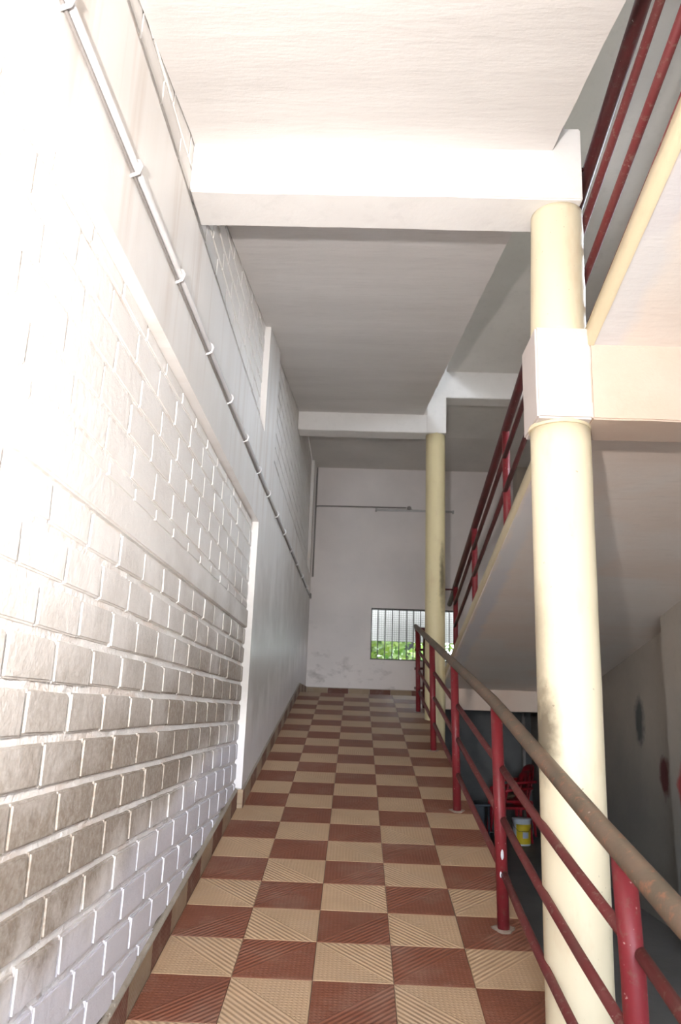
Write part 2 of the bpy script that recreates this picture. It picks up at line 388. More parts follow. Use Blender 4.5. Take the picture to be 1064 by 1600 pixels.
def lay_bricks(parent, y0, y1, zb, zt, phases, course_h, far_y=None):
    """zb/zt: functions of y bounding the panel; courses counted from a fixed top or bottom list"""
    n = 0; stuff = bmesh.new(); cache = {}
    for ci, (za, zc) in enumerate(course_h):
        ph = phases(ci); j = math.floor((y0-ph)/BL)
        while True:
            a, b = ph+j*BL, ph+(j+1)*BL; j += 1
            if a >= y1-0.03: break
            if b <= y0+0.03: continue
            a2, b2 = max(a, y0), min(b, y1); ym = (a2+b2)/2
            if zc < zb(ym)-0.0 or za > zt(ym)+0.06: continue
            top = zc
            hh = top-za; zm = (za+top)/2
            full = abs((b2-a2)-BL) < 1e-4 and abs(hh-BH) < 1e-3
            if far_y is not None and ym > far_y[0] and ym < far_y[1]:
                if full: me = random.choice(FULL if zm < 2.04 else FINE)
                else:
                    key = (round(b2-a2, 3), round(hh, 3), zm < 2.04)
                    if key not in cache: cache[key] = brick_mesh((10 if zm < 2.04 else 99)+len(cache), b2-a2, hh)
                    me = cache[key]
                o = bpy.data.objects.new('brick', me); COL.objects.link(o); o.parent = parent
                o.location = (XB+random.uniform(-0.0008, 0.0008), ym, zm)
                o.rotation_euler = (random.uniform(-.006, .006), random.uniform(-.010, .010), random.uniform(-.0035, .0035))
                n += 1
            else:
                l, h = (b2-a2)/2-0.008, hh/2-0.009
                x = XB+random.uniform(-0.002, 0.002)
                box(stuff, x-BD, x, ym-l, ym+l, zm-h, zm+h)
    return n, stuff
courses = [(2.037-BH*(k+1), 2.037-BH*k) for k in range(17)]
ph_lo = lambda ci: 1.645+(0.0 if (ci+1) % 2 == 0 else BL/2)
foot = lambda y: S*y+0.02
n1, st1 = lay_bricks(wl, YF, 5.20, foot, lambda y: 9, ph_lo, courses, (0.75, 9))
up = [(2.155, 2.214)]+[(2.214+BH*k, 2.214+BH*(k+1)) for k in range(4)]+[(2.7028, 2.772)]
ph_up = lambda ci: 1.874 if ci == 0 else 1.738+(0 if ci % 2 == 0 else BL/2)-(0.055 if ci % 2 else 0.0)
n2, st2 = lay_bricks(wl, YF, 5.20, lambda y: 0, lambda y: 9, ph_up, up, (0.95, 9))
me_tmp = bpy.data.meshes.new('t'); st2.to_mesh(me_tmp); st1.from_mesh(me_tmp); st2.free()
build('brickwork', st1, M['brick'], wl)['kind'] = 'stuff'
mortar_sheet('mortar', YF, 0.9, lambda y: min(S*y, 0), lambda y: 2.04, wl, 0.08)
mortar_sheet('mortar', 0.9, 5.2, lambda y: S*y, lambda y: 2.04, wl)
mortar_sheet('mortar', 0.9, 5.2, lambda y: 2.15, lambda y: 2.775, wl, 0.028, 0.0065)
mortar_sheet('mortar', YF, 0.9, lambda y: 2.15, lambda y: 2.775, wl, 0.08, 0.0065)
print('bricks lower', n1, n2)
# reveal of the smooth bay, lit by the flash, is the end face of the plaster box above
bm = bmesh.new(); box(bm, XB-0.056, XB-0.054, YF, YB, 3.43, 7.0)
wu = structure(build('wall_left_upper', bm, M['mortar']))
cu = [(3.43+BH*k, 3.43+BH*(k+1)) for k in range(14)]
n3, st3 = lay_bricks(wu, YF, 5.20, lambda y: 0, upz, lambda ci: 1.70+(0 if ci % 2 else BL/2), cu, (0.9, 9))
n4, st4 = lay_bricks(wu, 5.90, 11.0, lambda y: 0, upz, lambda ci: 1.70+(0 if ci % 2 else BL/2), cu, None)
me_tmp2 = bpy.data.meshes.new('t'); st4.to_mesh(me_tmp2); st3.from_mesh(me_tmp2); st4.free()
build('brickwork', st3, M['brick'], wu)['kind'] = 'stuff'
mortar_sheet('mortar', 0.9, 5.2, lambda y: 3.43, lambda y: upz(y)+0.03, wu, 0.04, 0.0065)
mortar_sheet('mortar', 5.9, 11.0, lambda y: 3.43, lambda y: min(upz(y), 5.147)+0.03, wu, 0.06)
print('bricks upper', n3)

# ------------------------------------------------------------------ floors and flights
X0R = 0.765
bm = bmesh.new()
slab(bm, -0.735, X0R-0.02, -0.735, 0.80, 0.0, YTOP, -0.14, -0.006, ZL-0.14, ZL-0.006)
floor = structure(build('floor', bm, M['grout']))
Y0T, CS = 3.18384666, math.cos(math.atan(S)); SL = math.atan(S)
def tile_mesh(w, l, mat, shift=0.0):
    bm = bmesh.new(); box(bm, -w/2+shift, w/2+shift, -l/2, l/2, -0.010, 0.0)
    bmesh.ops.bevel(bm, geom=[e for e in bm.edges if all(v.co.z > -0.005 for v in e.verts)], offset=0.0015, segments=1, affect='EDGES')
    me = bpy.data.meshes.new('tile'); bm.to_mesh(me); bm.free(); me.materials.append(mat); return me
TM = {}
def tile_of(w, l, dark):
    k = (round(w, 3), round(l, 3), dark)
    if k not in TM: TM[k] = tile_mesh(w-0.0025, l-0.0025, M['red_tile'] if dark else M['cream_tile'])
    return TM[k]
XE = [-0.7215, -0.422, -0.122, 0.178, 0.478, 0.765]
for k in range(-11, 23):
    yc = Y0T+(k+0.5)*0.3*CS
    for c in range(5):
        dark = (c+k) % 2 == 1
        x0, x1 = XE[c], XE[c+1]
        if c == 4: x1 = 0.765+0.008*max(0, yc-3)
        w = x1-x0 if c == 4 else 0.30
        a = [0, 90, 180, 270][(0 if dark else 1)+(0 if c % 2 == 0 else 2)]
        if c == 4:
            key = tile_of(round(w, 2), 0.3, dark); a = 0 if dark else 180
            if not dark: a = 180
        else: key = tile_of(0.30, 0.30, dark)
        o = bpy.data.objects.new('tile', key); COL.objects.link(o); o.parent = floor
        o.matrix_world = Matrix.Translation(((x0+x1)/2, yc, S*yc)) @ Matrix.Rotation(SL, 4, 'X') @ Matrix.Rotation(R(a), 4, 'Z')
# landing
bm = bmesh.new(); box(bm, -0.735, XR, YTOP, YB, ZL-0.14, ZL-0.006)
landing = structure(build('floor_landing', bm, M['grout']))
for i in range(11):
    for j in range(5):
        dark = (i+j) % 2 == 0
        l = 0.30 if j < 4 else 0.17
        o = bpy.data.objects.new('tile', tile_of(0.30, l, dark)); COL.objects.link(o); o.parent = landing
        x = -0.7215+0.15+0.3*i; x = min(x, XR-0.15)
        o.location = (x, YTOP+0.3*j+l/2, ZL)
        if abs(l-0.30) < .01: o.rotation_euler = (0, 0, R(90*((i+2*j) % 4)))
# return flight rising towards the camera on the right
bm = bmesh.new()
YN = -2.4
for ya, yb in ((YN, 3.3), (3.3, YTOP)):
    slab(bm, fx(ya)+0.004, XR, fx(yb)+0.004, XR, ya, yb, rets(ya), retz(ya)-0.002, rets(yb) if yb < YTOP else ZL-0.14, retz(yb)-0.002)
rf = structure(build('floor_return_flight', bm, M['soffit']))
# rough yellow edge band of the return flight
bm = bmesh.new(); prev = None; N = 150
for i in range(N+1):
    y = YN+(9.9-YN)*i/N
    j1, j2, j3 = [noise.noise(Vector((y*7, k*5.1, 0)))*0.006 for k in (1, 2, 3)]
    x = fx(y)
    ring = [bm.verts.new(p) for p in ((x+0.02, y, rets(y)-0.004+j1*0.3), (x+j2*0.3-0.002, y, rets(y)-0.002+j1), (x-0.004+j3*0.3, y, (rets(y)+retz(y))/2), (x+j2*0.3, y, retz(y)+j3*0.4), (x+0.03, y, retz(y)+0.002))]
    if prev:
        for k in range(4): bm.faces.new((prev[k], prev[k+1], ring[k+1], ring[k]))
    prev = ring
build('edge_band', bm, M['fascia'], rf, smooth=True)
bm = bmesh.new(); box(bm, -0.9, 6.0, YF-1.5, YB, -0.3, -0.012)
structure(build('floor_lower', bm, M['cement']))

# ------------------------------------------------------------------ ceilings
def cx3(y): return 0.755-0.009*(y-1.9)
bm = bmesh.new()
slab(bm, -0.735, cx3(YF), -0.735, cx3(8.35), YF+0.1, 8.35, upz(YF+0.1), upz(YF+0.1)+0.14, upz(8.35), upz(8.35)+0.14)
bmesh.ops.subdivide_edges(bm, edges=[e for e in bm.edges if abs(e.verts[0].co.y-e.verts[1].co.y) > 3], cuts=110)
for v in bm.verts:
    if v.co.x > 0.5: v.co.x += noise.noise(Vector((v.co.y*6, 0, 0)))*0.006; v.co.z += noise.noise(Vector((v.co.y*6, 3, 0)))*0.003
structure(build('ceiling', bm, M['ceiling']))
bm = bmesh.new()
slab(bm, -0.735, 0.96, -0.735, 0.96, 8.35, 9.87, upz(8.35), upz(8.35)+0.2, 5.147, 5.3)
box(bm, -0.735, XR, 9.87, YB, 5.147, 5.3)
slab(bm, 0.96, XR, 0.96, XR, -1.2, 9.87, top4(-1.2), top4(-1.2)+0.14, 5.147, 5.3)
structure(build('ceiling_landing', bm, M['upper']))
bm = bmesh.new(); box(bm, -0.99, XR+0.2, YF, YB+0.2, 7.6, 7.75)  # unseen roof slab, added to block the sky overhead
structure(build('ceiling_roof_added', bm, M['upper']))

# ------------------------------------------------------------------ beams and columns
def rough_box(x0, x1, y0, y1, z0, z1, bv=0.006, amp=0.003, n=14):
    bm = bmesh.new(); box(bm, x0, x1, y0, y1, z0, z1)
    L = [abs(x1-x0), abs(y1-y0), abs(z1-z0)]; ax = L.index(max(L))
    bmesh.ops.subdivide_edges(bm, edges=[e for e in bm.edges if abs((e.verts[0].co-e.verts[1].co)[ax]) > L[ax]*0.9], cuts=n)
    es = [e for e in bm.edges if len(e.link_faces) == 2 and e.calc_face_angle(0) > 0.5]
    bmesh.ops.bevel(bm, geom=es, offset=bv, segments=2, affect='EDGES')
    for v in bm.verts: v.co += noise.noise_vector(v.co*7)*amp
    return bm
b1 = structure(build('ceiling_beam', rough_box(XB, 0.867, 2.73, 2.96, 3.56, 3.90), M['beam']))
b2 = structure(build('ceiling_beam', rough_box(XB, 0.74, 8.35, 8.58, 4.64, 4.98), M['beam']))
b3 = structure(build('ceiling_beam', rough_box(0.95, XR, 8.35, 8.58, 5.08, 5.48), M['beam']))
b4 = structure(build('ceiling_beam', rough_box(0.862, XR, 2.73, 2.96, 2.61, 2.95), M['soffit_beam']))
b5 = structure(build('ceiling_beam', rough_box(0.95, XR, 8.82, 9.05, 1.585, 1.93), M['soffit_beam']))

def shaft(name, x0, y0, z0, r0, x1, y1, z1, r1, mat, parent):
    bm = bmesh.new(); n = 26; pts = []; rr = []
    for i in range(n+1):
        t = i/n; wob = noise.noise(Vector((t*9, z0, 2)))*0.0012
        pts.append((x0+(x1-x0)*t+wob, y0+(y1-y0)*t, z0+(z1-z0)*t)); rr.append(r0+(r1-r0)*t+wob)
    tube(bm, pts, rr, 40); o = build(name, bm, mat, parent)
    for p in o.data.polygons: p.use_smooth = len(p.vertices) == 4
    return o
c1 = thing('column', 'near round cream column with a white capital block, behind the ramp railing', 'column', (0, 0, 0))
shaft('shaft', 0.768, 2.865, -0.02, 0.110, 0.771, 2.855, 2.612, 0.114, M['column'], c1)
build('capital_block', rough_box(0.655, 0.868, 2.728, 2.975, 2.61, 2.985, 0.008, 0.003, 6), M['block'], c1)
shaft('shaft', 0.776, 2.85, 2.98, 0.109, 0.788, 2.85, 3.562, 0.105, M['column'], c1)
bm = bmesh.new(); lathe(bm, [(0.117, 2.600), (0.119, 2.608), (0.117, 2.616)], 0.767, 2.85, 32); build('collar', bm, M['fascia'], c1)
shaft('upper_shaft', 0.735, 2.85, 3.90, 0.098, 0.735, 2.85, 4.75, 0.098, M['upper'], c1)
c2 = thing('column', 'far round yellowish column standing at the top of the ramp before the window', 'column', (0, 0, 0))
shaft('shaft', 0.862, 8.46, -0.02, 0.108, 0.848, 8.46, 4.645, 0.110, M['column_far'], c2)
build('capital_block', rough_box(0.738, 0.958, 8.345, 8.585, 4.64, 5.50, 0.006, 0.002, 6), M['beam'], c2)

# ------------------------------------------------------------------ right wall, back wall, window
bm = bmesh.new()
box(bm, 1.35, XR, YF, YF+0.2, 1.9, 2.95)  # unseen front wall piece, added to hold back sky light on the right
box(bm, -0.79, XR, YF, YF+0.2, 2.95, 7.6)  # unseen upper front wall, added to keep sky light off the top flight
box(bm, XR, XR+0.23, YF, YB+0.2, -0.1, 4.10)
box(bm, XR, XR+0.23, YF, YB+0.2, 5.20, 7.6)
for ya, yb in ((YF, 4.0), (5.6, YB+0.2)): box(bm, XR, XR+0.23, ya, yb, 4.10, 5.20)   # unseen opening, added to let fill daylight into the upper flights
box(bm, XP, XR, 5.55, 6.05, -0.02, rets(5.8)+0.03)
box(bm, XP-0.03, XR, 11.05, YB, ZL, 5.147)
structure(build('wall_right', bm, M['right_wall']))
WX0, WX1, WZ0, WZ1 = 0.212, 1.46, 2.262, 3.008
bm = bmesh.new()
for x0, x1, z0, z1 in ((-0.99, WX0, ZL-0.14, 7.6), (WX1, XR+0.23, ZL-0.14, 7.6), (WX0, WX1, ZL-0.14, WZ0), (WX0, WX1, WZ1, 7.6)):
    box(bm, x0, x1, YB, YB+0.2, z0, z1)
wb = structure(build('wall_back', bm, M['back']))
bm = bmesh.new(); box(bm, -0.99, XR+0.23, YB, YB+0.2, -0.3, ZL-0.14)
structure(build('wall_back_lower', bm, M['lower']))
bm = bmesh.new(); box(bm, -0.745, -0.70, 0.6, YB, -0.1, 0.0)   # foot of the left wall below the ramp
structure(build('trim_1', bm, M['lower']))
win = structure(build('window_1', (lambda b: (box(b, WX0, WX1, YB+0.004, YB+0.034, WZ1-0.022, WZ1), box(b, WX0, WX1, YB+0.004, YB+0.034, WZ0, WZ0+0.018),
    box(b, WX0, WX0+0.016, YB+0.004, YB+0.034, WZ0, WZ1), box(b, WX1-0.016, WX1, YB+0.004, YB+0.034, WZ0, WZ1), b)[-1])(bmesh.new()), M['iron']))
for i in range(1, 12):
    x = WX0+(WX1-WX0)*i/12+random.uniform(-.004, .004)
    tube_obj('bar', [(x, YB+0.02, WZ0+0.005), (x, YB+0.02, WZ1-0.005)], 0.0075, M['iron'], win, 6)
bm = bmesh.new(); box(bm, -0.75, 0.85, -0.006, 0.006, -0.30, 0.47)
sc_ = build('shade_screen', bm, M['screen'], win); sc_.location = (WX0+0.6, YB+0.50, 2.875)
for x in (0.1, 1.5): tube_obj('bracket', [(x, YB+0.19, 3.2), (x, YB+0.5, 3.2)], 0.01, M['iron'], win, 6)

# ------------------------------------------------------------------ skirting tiles along the left wall
def skirting(name, y0, y1, xf, parity, zf=lambda y: S*y):
    bm = bmesh.new()      # cement fillet along the top edge
    n = int((y1-y0)/0.04); prev = None
    for i in range(n+1):
        y = y0+(y1-y0)*i/n; q = noise.noise(Vector((y*13, 1, 1)))*0.004; z = zf(y)+0.108
        ring = [bm.verts.new(p) for p in ((XB-0.01, y, z-0.01), (XB-0.01, y, z+0.008+q), ((xf+XB)/2, y, z+0.005+q), (xf+0.001, y, z+0.001+q*0.3), (xf+0.001, y, z-0.004))]
        if prev:
            for k in range(4): bm.faces.new((prev[k], prev[k+1], ring[k+1], ring[k]))
        prev = ring
    root = structure(build(name, bm, M['fillet'], smooth=True))
    cache = {}
    for k in range(-11, 34):
        ya, yb = Y0T+k*0.3*CS, Y0T+(k+1)*0.3*CS
        ya, yb = max(ya, y0), min(yb, y1)
        if yb-ya < 0.02: continue
        dark = (k % 2 == 0) == parity
        yc = (ya+yb)/2; hl = (yb-ya)/2-0.0012
        key = (round(hl, 3), dark)
        if key not in cache:
            bm = bmesh.new(); sl = zf(yc+hl)-zf(yc-hl)
            hexa(bm, ((-0.012, -hl, -sl/2), (0, -hl, -sl/2), (0, hl, sl/2), (-0.012, hl, sl/2), (-0.012, -hl, -sl/2+0.108), (0, -hl, -sl/2+0.108), (0, hl, sl/2+0.108), (-0.012, hl, sl/2+0.108)))
            me = bpy.data.meshes.new('tile'); bmesh.ops.recalc_face_normals(bm, faces=bm.faces[:]); bm.to_mesh(me); bm.free(); me.materials.append(M['skirt_red'] if dark else M['skirt_cream']); cache[key] = me
        o = bpy.data.objects.new('tile', cache[key]); COL.objects.link(o); o.parent = root
        o.location = (xf, yc, zf(yc))
    return root
def skirt_mat(name, a, b):
    m = NT(name); x, y, z = m.sep(m.obj()); P = m.pos()
    d = m.math('SUBTRACT', z, y)
    ribs = m.math('SINE', m.math('MULTIPLY', d, 2*math.pi/0.0285))
    c = m.mix(m.ramp(m.noise(P, 6, 5), 0.3, 0.7), a, b)
    c = m.mix(m.math('MULTIPLY', m.ramp(m.noise(P, 9, 6, 0.7), 0.5, 0.7), 0.4), c, (0.36, 0.31, 0.26))
    return m.done(c, 0.5, m.bump(ribs, 0.4, 0.003))
M['skirt_red'] = skirt_mat('terracotta skirting tile', (0.16, 0.06, 0.04), (0.13, 0.055, 0.04))
M['skirt_cream'] = skirt_mat('cream skirting tile', (0.36, 0.26, 0.17), (0.28, 0.21, 0.14))
skirting('baseboard_left', 0.0, 5.19, -0.722, True)
far_skirt = skirting('baseboard_left_far', 5.19, YTOP, -0.686, True)
bm = bmesh.new(); box(bm, -0.721, -0.687, 5.176, 5.189, S*5.18, S*5.18+0.112); build('end_tile', bm, M['skirt_cream'], far_skirt)
skirting('baseboard_left_landing', YTOP, YB-0.012, -0.686, True, lambda y: ZL)
bm = bmesh.new(); box(bm, -0.686, XR, YB-0.010, YB, ZL+0.100, ZL+0.108)
bb = structure(build('baseboard_back', bm, M['fillet']))
for i in range(11):
    bm = bmesh.new(); x0 = -0.684+0.3*i; x1 = min(x0+0.298, XP-0.03); box(bm, x0, x1, YB-0.013, YB, ZL, ZL+0.1)
    build('tile', bm, M['skirt_cream'] if i % 2 == 0 else M['skirt_red'], bb)

# ------------------------------------------------------------------ railings
def bar_pts(f, y0, y1, n=6, sag=0.0):
    return [f(y0+(y1-y0)*i/n) for i in range(n+1)]
def lx(y): return 0.640+0.0080*(y-2.0)
rail = thing('railing', 'red pipe railing with a rusty brown handrail along the tiled ramp', 'railing', (0.66, 3.65, S*3.65))
def child(o, root):
    o.parent = root; o.matrix_parent_inverse = root.matrix_world.inverted() if False else Matrix.Translation(-root.location); return o
posts = [0.36, 2.02, 3.665, 5.31, 7.00, 8.86]
hand = lambda y: 0.880+0.062*max(0, min(1, (y-1.8)/1.9))-0.003*max(0, y-4)
px_ = lambda y: 0.648+0.0085*(y-2.0)
def hx(y): return px_(y)-0.022
for y in posts:
    x = px_(y)
    if y == 2.02:
        p = tube_obj('post', [(x+.025, y, S*y-0.01), (x+.020, y, S*y+0.60), (x+.010, y, S*y+hand(y)-0.03)], 0.0290, M['red_paint'], None, 20); child(p, rail)
        continue
    p = tube_obj('post', [(x+.008, y, S*y-0.01), (x-.010, y, S*y+hand(y)-0.01)], 0.0265, M['red_paint'], None, 18); child(p, rail)
    bm = bmesh.new(); lathe(bm, [(0.048, 0.0), (0.040, 0.002), (0.029, 0.006)], 0, 0, 14)
    for v in bm.verts: v.co.x *= 1+0.25*math.sin(3*math.atan2(v.co.y, v.co.x)); v.co.z += S*v.co.y
    g = build('cement_collar', bm, M['weld'], None, True); g.location = (x+0.008, y, S*y); g.parent = rail; g.location -= rail.location
hp = [(hx(y)+0.006, y, S*y+hand(y)) for y in [0.3, 1.0, 1.6, 2.1, 2.6, 3.1, 3.7, 4.5, 5.3, 6.2, 7.0, 8.0, 8.9, 9.12]]
child(tube_obj('handrail', hp, 0.0275, M['rust'], None, 24), rail)
offs = lambda y: (0.650+0.008*min(1, (y-2)/2), 0.432+0.012*min(1, (y-2)/2), 0.210+0.014*min(1, (y-2)/2))
for i in range(len(posts)-1):
    a, b = posts[i], posts[i+1]
    for k in range(3):
        P_ = []
        for t in (0, 0.25, 0.5, 0.75, 1):
            y = a+(b-a)*t; bow = 0.022*math.sin(math.pi*t) if a == 2.02 else 0; xx = px_(y)+0.012-bow+(0.016*(1-t) if a == 2.02 else 0)+(0.020*t if b == 2.02 else 0)
            P_.append((xx, y, S*y+offs(y)[k]+bow-0.012*math.sin(math.pi*t)*(0.6 if k == 2 else 0.3)))
        child(tube_obj('lower_bar', P_, 0.0158, M['dusty_red'], None, 12), rail)
for y in posts[1:4]:
    for k in range(3):
        bm = bmesh.new(); bmesh.ops.create_icosphere(bm, subdivisions=2, radius=0.019)
        for v in bm.verts: v.co *= 1+0.22*noise.noise(v.co*70+Vector((y, k, 0)))
        yy_ = y+0.034; o = build('weld', bm, M['weld'], None, True); o.parent = rail
        o.location = Vector((px_(y)+(0.030 if y == 2.02 else 0.014), yy_, S*yy_+offs(y)[k]))-rail.location
# chipped white paint marks on the second post
for (z, dx, w, h) in ((0.30, -0.006, 0.007, 0.022), (0.22, -0.012, 0.006, 0.014), (0.20, 0.004, 0.004, 0.02)):
    y = 3.665; bm = bmesh.new(); bmesh.ops.create_icosphere(bm, subdivisions=2, radius=1)
    for v in bm.verts: v.co = Vector((v.co.x*w, v.co.y*0.002, v.co.z*h))
    o = build('paint_chip', bm, M['bucket_white'], None, True); o.parent = rail
    o.location = Vector((px_(y)+0.008+dx, y-math.sqrt(max(0, .0265**2-dx*dx))-0.0005, S*y+z))-rail.location

def rx(y): return 0.957+0.0205*(y-2.6)
rail2 = thing('railing', 'dark red pipe railing on the edge of the rising return flight overhead', 'railing', (rx(5), 5, retz(5)))
posts2 = [-1.5, 0.15, 1.80, 3.45, 5.15, 6.85, 8.45]
for y in posts2:
    child(tube_obj('post', [(rx(y), y, retz(y)-0.02), (rx(y), y, retz(y)+0.885)], 0.0265, M['red_paint'] if y > 4 else M['dark_red'], None, 18), rail2)
child(tube_obj('handrail', bar_pts(lambda y: (rx(y), y, 4.385-0.175*y), -1.7, 9.12, 12), 0.0290, M['dark_red'], None, 20), rail2)
for k, z0 in enumerate((4.175, 3.93, 3.67)):
    for i in range(len(posts2)-1):
        a, b = posts2[i], posts2[i+1]
        P_ = [(rx(y)-0.012, y, z0-0.175*y-0.006*math.sin(math.pi*t)) for t, y in ((t, a+(b-a)*t) for t in (0, .25, .5, .75, 1))]
        child(tube_obj('lower_bar', P_, 0.0165, M['dusty_red'] if a < 3 else M['dark_red'], None, 12), rail2)
child(tube_obj('column_tie', [(0.80, 2.94, 3.867), (0.965, 2.94, 3.867)], 0.010, M['dark_red'], None, 10), rail2)
child(tube_obj('column_tie', [(0.86, 8.47, 2.86), (1.07, 8.47, 2.86)], 0.010, M['dark_red'], None, 10), rail2)
# short railing across the well at the landing
rail3 = thing('railing', 'short dark level railing behind the far column joining both flights', 'railing', (0.9, 9.12, ZL-0.15))
for k, dz in enumerate((0.905, 0.67, 0.455, 0.235)):
    z = S*9.12+dz-0.003*5
    child(tube_obj('handrail' if k == 0 else 'lower_bar', [(hx(9.12)+0.0, 9.12, z), (1.03, 9.14, z+0.01)], 0.025 if k == 0 else 0.0145, M['dark_red'], None, 12), rail3)
child(tube_obj('post', [(0.80, 9.13, S*9.12-0.02), (0.80, 9.13, S*9.12+0.89)], 0.018, M['dark_red'], None, 12), rail3)
for k in range(3):   # bars of the ramp side turning the corner
    y0 = 8.86; dz = offs(8)[k]
    child(tube_obj('lower_bar', [(px_(y0)+0.008, y0, S*y0+dz), (px_(9.12)-0.004, 9.12, S*9.12+(0.67, 0.455, 0.235)[k]-0.015)], 0.0145, M['dark_red'], None, 12), rail3)

# ------------------------------------------------------------------ conduits and lamp
cond = thing('conduit', 'long painted conduit pipe clipped along the left wall beam', 'pipe', (XL, 5, 3.05))
def zc(y): return 3.036+0.0105*(y-1.4)
yy = [0.2+0.45*i for i in range(25)]
child(tube_obj('pipe', [(XL+0.012, y, zc(y)+noise.noise(Vector((y*2, 0, 0)))*0.006) for y in yy if y < 11.2], 0.0115, M['pvc'], None, 12), cond)
child(tube_obj('cable', [(XL+0.006, y, zc(y)-0.022+noise.noise(Vector((y*3, 5, 0)))*0.006) for y in yy if y < 11.2], 0.0048, M['pipe_grey'], None, 8), cond)
for y in (0.75, 1.37, 1.93, 2.52, 3.12, 3.70, 4.30, 4.95, 5.55, 6.2, 6.9, 7.7, 8.5, 9.4, 10.3):
    child(tube_obj('clip', [(XL-0.004, y, zc(y)-0.034), (XL+0.022, y, zc(y)-0.022), (XL+0.029, y, zc(y)), (XL+0.022, y, zc(y)+0.016), (XL-0.004, y, zc(y)+0.026)], 0.0055, M['pvc'], None, 8), cond)
bm = bmesh.new(); box(bm, XL, XL+0.03, 11.17, 11.25, 3.10, 3.17); bevel(bm, 0.006); child(build('end_box', bm, M['pipe_grey']), cond)
c3 = thing('conduit', 'grey conduit on the back wall rising in the corner and running to the lamp', 'pipe', (-0.6, YB, 4.5))
child(tube_obj('pipe', [(-0.672, YB-0.012, 3.44), (-0.672, YB-0.012, 5.14)], 0.012, M['pipe_grey'], None, 8), c3)
child(tube_obj('pipe', [(-0.672, YB-0.012, 4.50), (-0.655, YB-0.012, 4.527), (-0.60, YB-0.012, 4.532), (0.70, YB-0.012, 4.541)], 0.011, M['pipe_grey'], None, 8), c3)
bm = bmesh.new(); lathe(bm, [(0.032, 0), (0.034, 0.02), (0.028, 0.03)], 0, 0, 16)
jb = build('junction_box', bm, M['pipe_grey'], None); jb.rotation_euler = (R(90), 0, 0); jb.location = Vector((0.745, YB, 4.535))-c3.location; jb.parent = c3
child(tube_obj('cable', [(0.765, YB-0.01, 4.53), (0.79, YB-0.01, 4.515), (0.80, YB-0.01, 4.50)], 0.006, M['pipe_grey'], None, 6), c3)
lp = thing('tube_lamp', 'slim unlit tube lamp batten high on the back wall behind the far column', 'lamp', (0.83, YB, 4.498))
bm = bmesh.new(); box(bm, 0.232, 1.42, YB-0.022, YB, 4.488, 4.512); child(build('batten', bm, M['lamp_body']), lp)
child(tube_obj('tube', [(0.25, YB-0.040, 4.484), (1.40, YB-0.040, 4.490)], 0.010, M['tube'], None, 10), lp)
for x in (0.245, 1.405):
    bm = bmesh.new(); box(bm, x-0.012, x+0.012, YB-0.054, YB-0.002, 4.470, 4.512); child(build('lamp_holder', bm, M['lamp_body']), lp)

# ------------------------------------------------------------------ things under the landing
def chair(root_loc, rz, label, dz=0.0):
    t = thing('plastic_chair', label, 'chair', root_loc, 'stacked red plastic chairs', (0, 0, rz)); m = M['red_plastic']
    bm = bmesh.new(); box(bm, -0.21, 0.20, -0.21, 0.21, 0.40, 0.425); bevel(bm, 0.01, 2)
    bmesh.ops.subdivide_edges(bm, edges=bm.edges[:], cuts=1); build('seat', bm, m, t)
    for sx, sy in ((-1, -1), (-1, 1), (1, -1), (1, 1)):
        tube_obj('leg', [(0.18*sx, 0.18*sy, 0.41), (0.22*sx, 0.215*sy, 0.0)], [0.024, 0.017], m, t, 8)
    bm = bmesh.new()     # backrest: curved shell with rounded top and slots
    nu, nv = 8, 8; g = {}
    for i in range(nu+1):
        for j in range(nv+1):
            u = -1+2*i/nu; v = j/nv; w = 0.20*(1-0.25*max(0, v-0.6)**2*6)
            g[i, j] = bm.verts.new((0.19+0.10*v-0.05*(u*u), w*u, 0.42+0.44*v*(1-0.10*abs(u)**3)))
    for i in range(nu):
        for j in range(nv):
            if i in (2, 5) and 2 <= j <= 5: continue
            bm.faces.new((g[i, j], g[i+1, j], g[i+1, j+1], g[i, j+1]))
    o = build('backrest', bm, m, t, True); md = o.modifiers.new('s', 'SOLIDIFY'); md.thickness = 0.016
    for s in (-1, 1): tube_obj('armrest', [(0.24, 0.21*s, 0.66), (0.05, 0.24*s, 0.65), (-0.15, 0.23*s, 0.62), (-0.19, 0.20*s, 0.40)], 0.020, m, t, 8)
    return t
chair((2.05, 10.72, -0.012), R(12), 'red plastic armchair under the landing, lower one of the stacked pair')
chair((2.10, 10.73, 0.068), R(12), 'red plastic armchair under the landing, upper one of the stacked pair')
bk = thing('paint_bucket', 'small white plastic bucket with a yellow label, before the red chairs', 'bucket', (2.15, 10.42, -0.012))
bm = bmesh.new(); lathe(bm, [(0.098, 0), (0.102, 0.01), (0.114, 0.29), (0.120, 0.30), (0.120, 0.315), (0.112, 0.318), (0.02, 0.32)], 0, 0, 28); build('bucket_body', bm, M['bucket_white'], bk, True)
bm = bmesh.new()
def arc_patch(bm, r0, r1, z0, z1, a0, a1, n=14):
    prev = None
    for i in range(n+1):
        a = a0+(a1-a0)*i/n; ring = [bm.verts.new((r0*math.cos(a), r0*math.sin(a), z0)), bm.verts.new((r1*math.cos(a), r1*math.sin(a), z1))]
        if prev: bm.faces.new((prev[0], ring[0], ring[1], prev[1]))
        prev = ring
arc_patch(bm, 0.1045, 0.1135, 0.02, 0.25, R(222), R(340)); build('label', bm, M['bucket_yellow'], bk, True)
bm = bmesh.new(); arc_patch(bm, 0.1085, 0.1115, 0.09, 0.16, R(265), R(305)); build('label_patch', bm, M['label_blue'], bk, True)
tube_obj('handle', [(-0.12, 0, 0.29), (-0.11, -0.06, 0.22), (-0.06, -0.115, 0.17), (0.06, -0.115, 0.17), (0.11, -0.06, 0.22), (0.12, 0, 0.29)], 0.003, M['iron'], bk, 6)
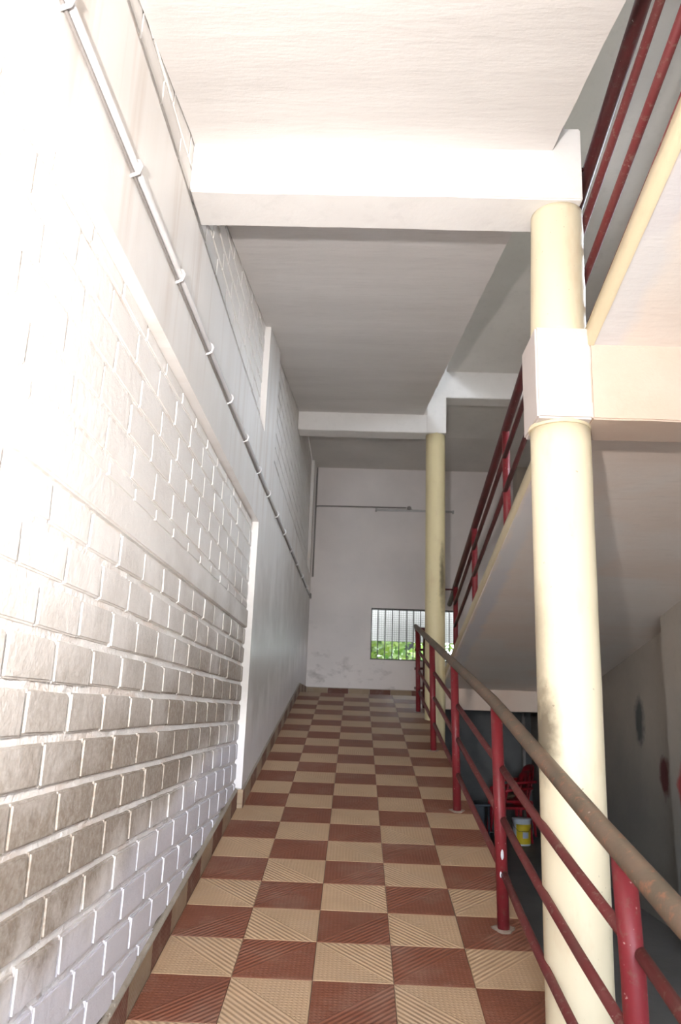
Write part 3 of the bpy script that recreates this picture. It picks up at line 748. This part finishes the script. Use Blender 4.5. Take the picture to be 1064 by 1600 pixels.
tb = thing('steel_table', 'small dark blue steel table in the gloom under the landing', 'table', (1.57, 10.65, -0.012))
bm = bmesh.new(); box(bm, -0.24, 0.20, -0.2, 0.2, 0.43, 0.455); bevel(bm, 0.004); build('table_top', bm, M['blue_steel'], tb)
for sx in (-0.22, 0.18):
    for sy in (-0.18, 0.18): tube_obj('leg', [(sx, sy, 0), (sx, sy, 0.44)], 0.014, M['blue_steel'], tb, 8)
bm = bmesh.new(); box(bm, -0.21, 0.17, 0.14, 0.16, 0.08, 0.42); build('back_panel', bm, M['blue_steel'], tb)
rg = bmesh.new(); bmesh.ops.create_icosphere(rg, subdivisions=3, radius=1)
for v in rg.verts:
    v.co = Vector((v.co.x*0.14, v.co.y*0.1, v.co.z*0.035)) + noise.noise_vector(v.co*2.2)*0.02
r_ = build('rag', rg, M['cloth'], None, True); r_.location = (1.99, 10.70, 0.535); tag(r_, 'crumpled brown rag lying on the seat of the red chairs', 'cloth')
pl = thing('pole', 'grey vertical pole standing against the dark wall under the landing', 'pole', (2.38, 11.28, -0.012))
tube_obj('pipe', [(0, 0, 0), (0, 0, 1.60)], 0.026, M['pipe_grey'], pl, 14)
bm = bmesh.new(); lathe(bm, [(0.05, 0), (0.05, 0.01), (0.03, 0.018)], 0, 0, 16); build('foot_plate', bm, M['pipe_grey'], pl)

# ------------------------------------------------------------------ outside the window
bm = bmesh.new(); box(bm, XR+0.24, 60, -45, 70, -0.9, -0.8); structure(build('ground_side_added', bm, M['ground']))  # unseen dark ground, added to stop sky light reaching soffits from below
bm = bmesh.new(); box(bm, -40, XR+0.24, YB+0.25, 70, -1.6, -1.5); structure(build('ground', bm, M['ground']))
bm = bmesh.new(); box(bm, -40, XR+0.24, -45, YF-1.5, -0.4, -0.3); structure(build('ground_front', bm, plaster('pale yard concrete', (0.42, 0.40, 0.37), (0.34, 0.32, 0.30))))
def tree(x, y, h, r, tr, label, seed, nleaf):
    rnd = random.Random(seed); t = thing('tree', label, 'tree', (x, y, -1.5))
    tube_obj('trunk', [(0, 0, 0), (0.05, 0, h*0.35), (-0.05, 0.05, h*0.7), (0.02, 0, h)], [tr*1.2, tr, tr*0.8, tr*0.3], M['bark'], t, 10)
    bm = bmesh.new()
    cl = [Vector((rnd.uniform(-r, r), rnd.uniform(-r, r), h*0.15+rnd.random()*h*0.85)) for _ in range(34)]
    for _ in range(nleaf):
        c = rnd.choice(cl); p = c+Vector((rnd.gauss(0, .28), rnd.gauss(0, .28), rnd.gauss(0, .25)))
        a = Vector((rnd.gauss(0, 1), rnd.gauss(0, 1), rnd.gauss(0, .6))).normalized(); b = a.orthogonal().normalized(); s = rnd.uniform(.07, .13)
        vs_ = [bm.verts.new(p+a*s), bm.verts.new(p+b*s*0.5), bm.verts.new(p-a*s), bm.verts.new(p-b*s*0.5)]; bm.faces.new(vs_)
    o = build('foliage', bm, M['leaf'], t); o['kind'] = 'stuff'
tree(0.0, 14.4, 5.2, 0.65, 0.06, 'bright green leafy tree seen through the left end of the window', 1, 5200)
tree(1.25, 17.9, 6.0, 0.7, 0.13, 'grey trunked tree seen through the middle of the window', 2, 3400)
tree(3.3, 14.6, 5.6, 0.65, 0.08, 'yellow green leafy tree seen through the right end of the window', 3, 3000)
tree(0.0, 22.6, 7.0, 1.6, 0.10, 'broad green tree farther behind, between the left and middle window trees', 4, 7500)
tree(5.4, 22.6, 7.0, 1.5, 0.10, 'broad green tree farther behind, at the right of the window trees', 5, 5500)
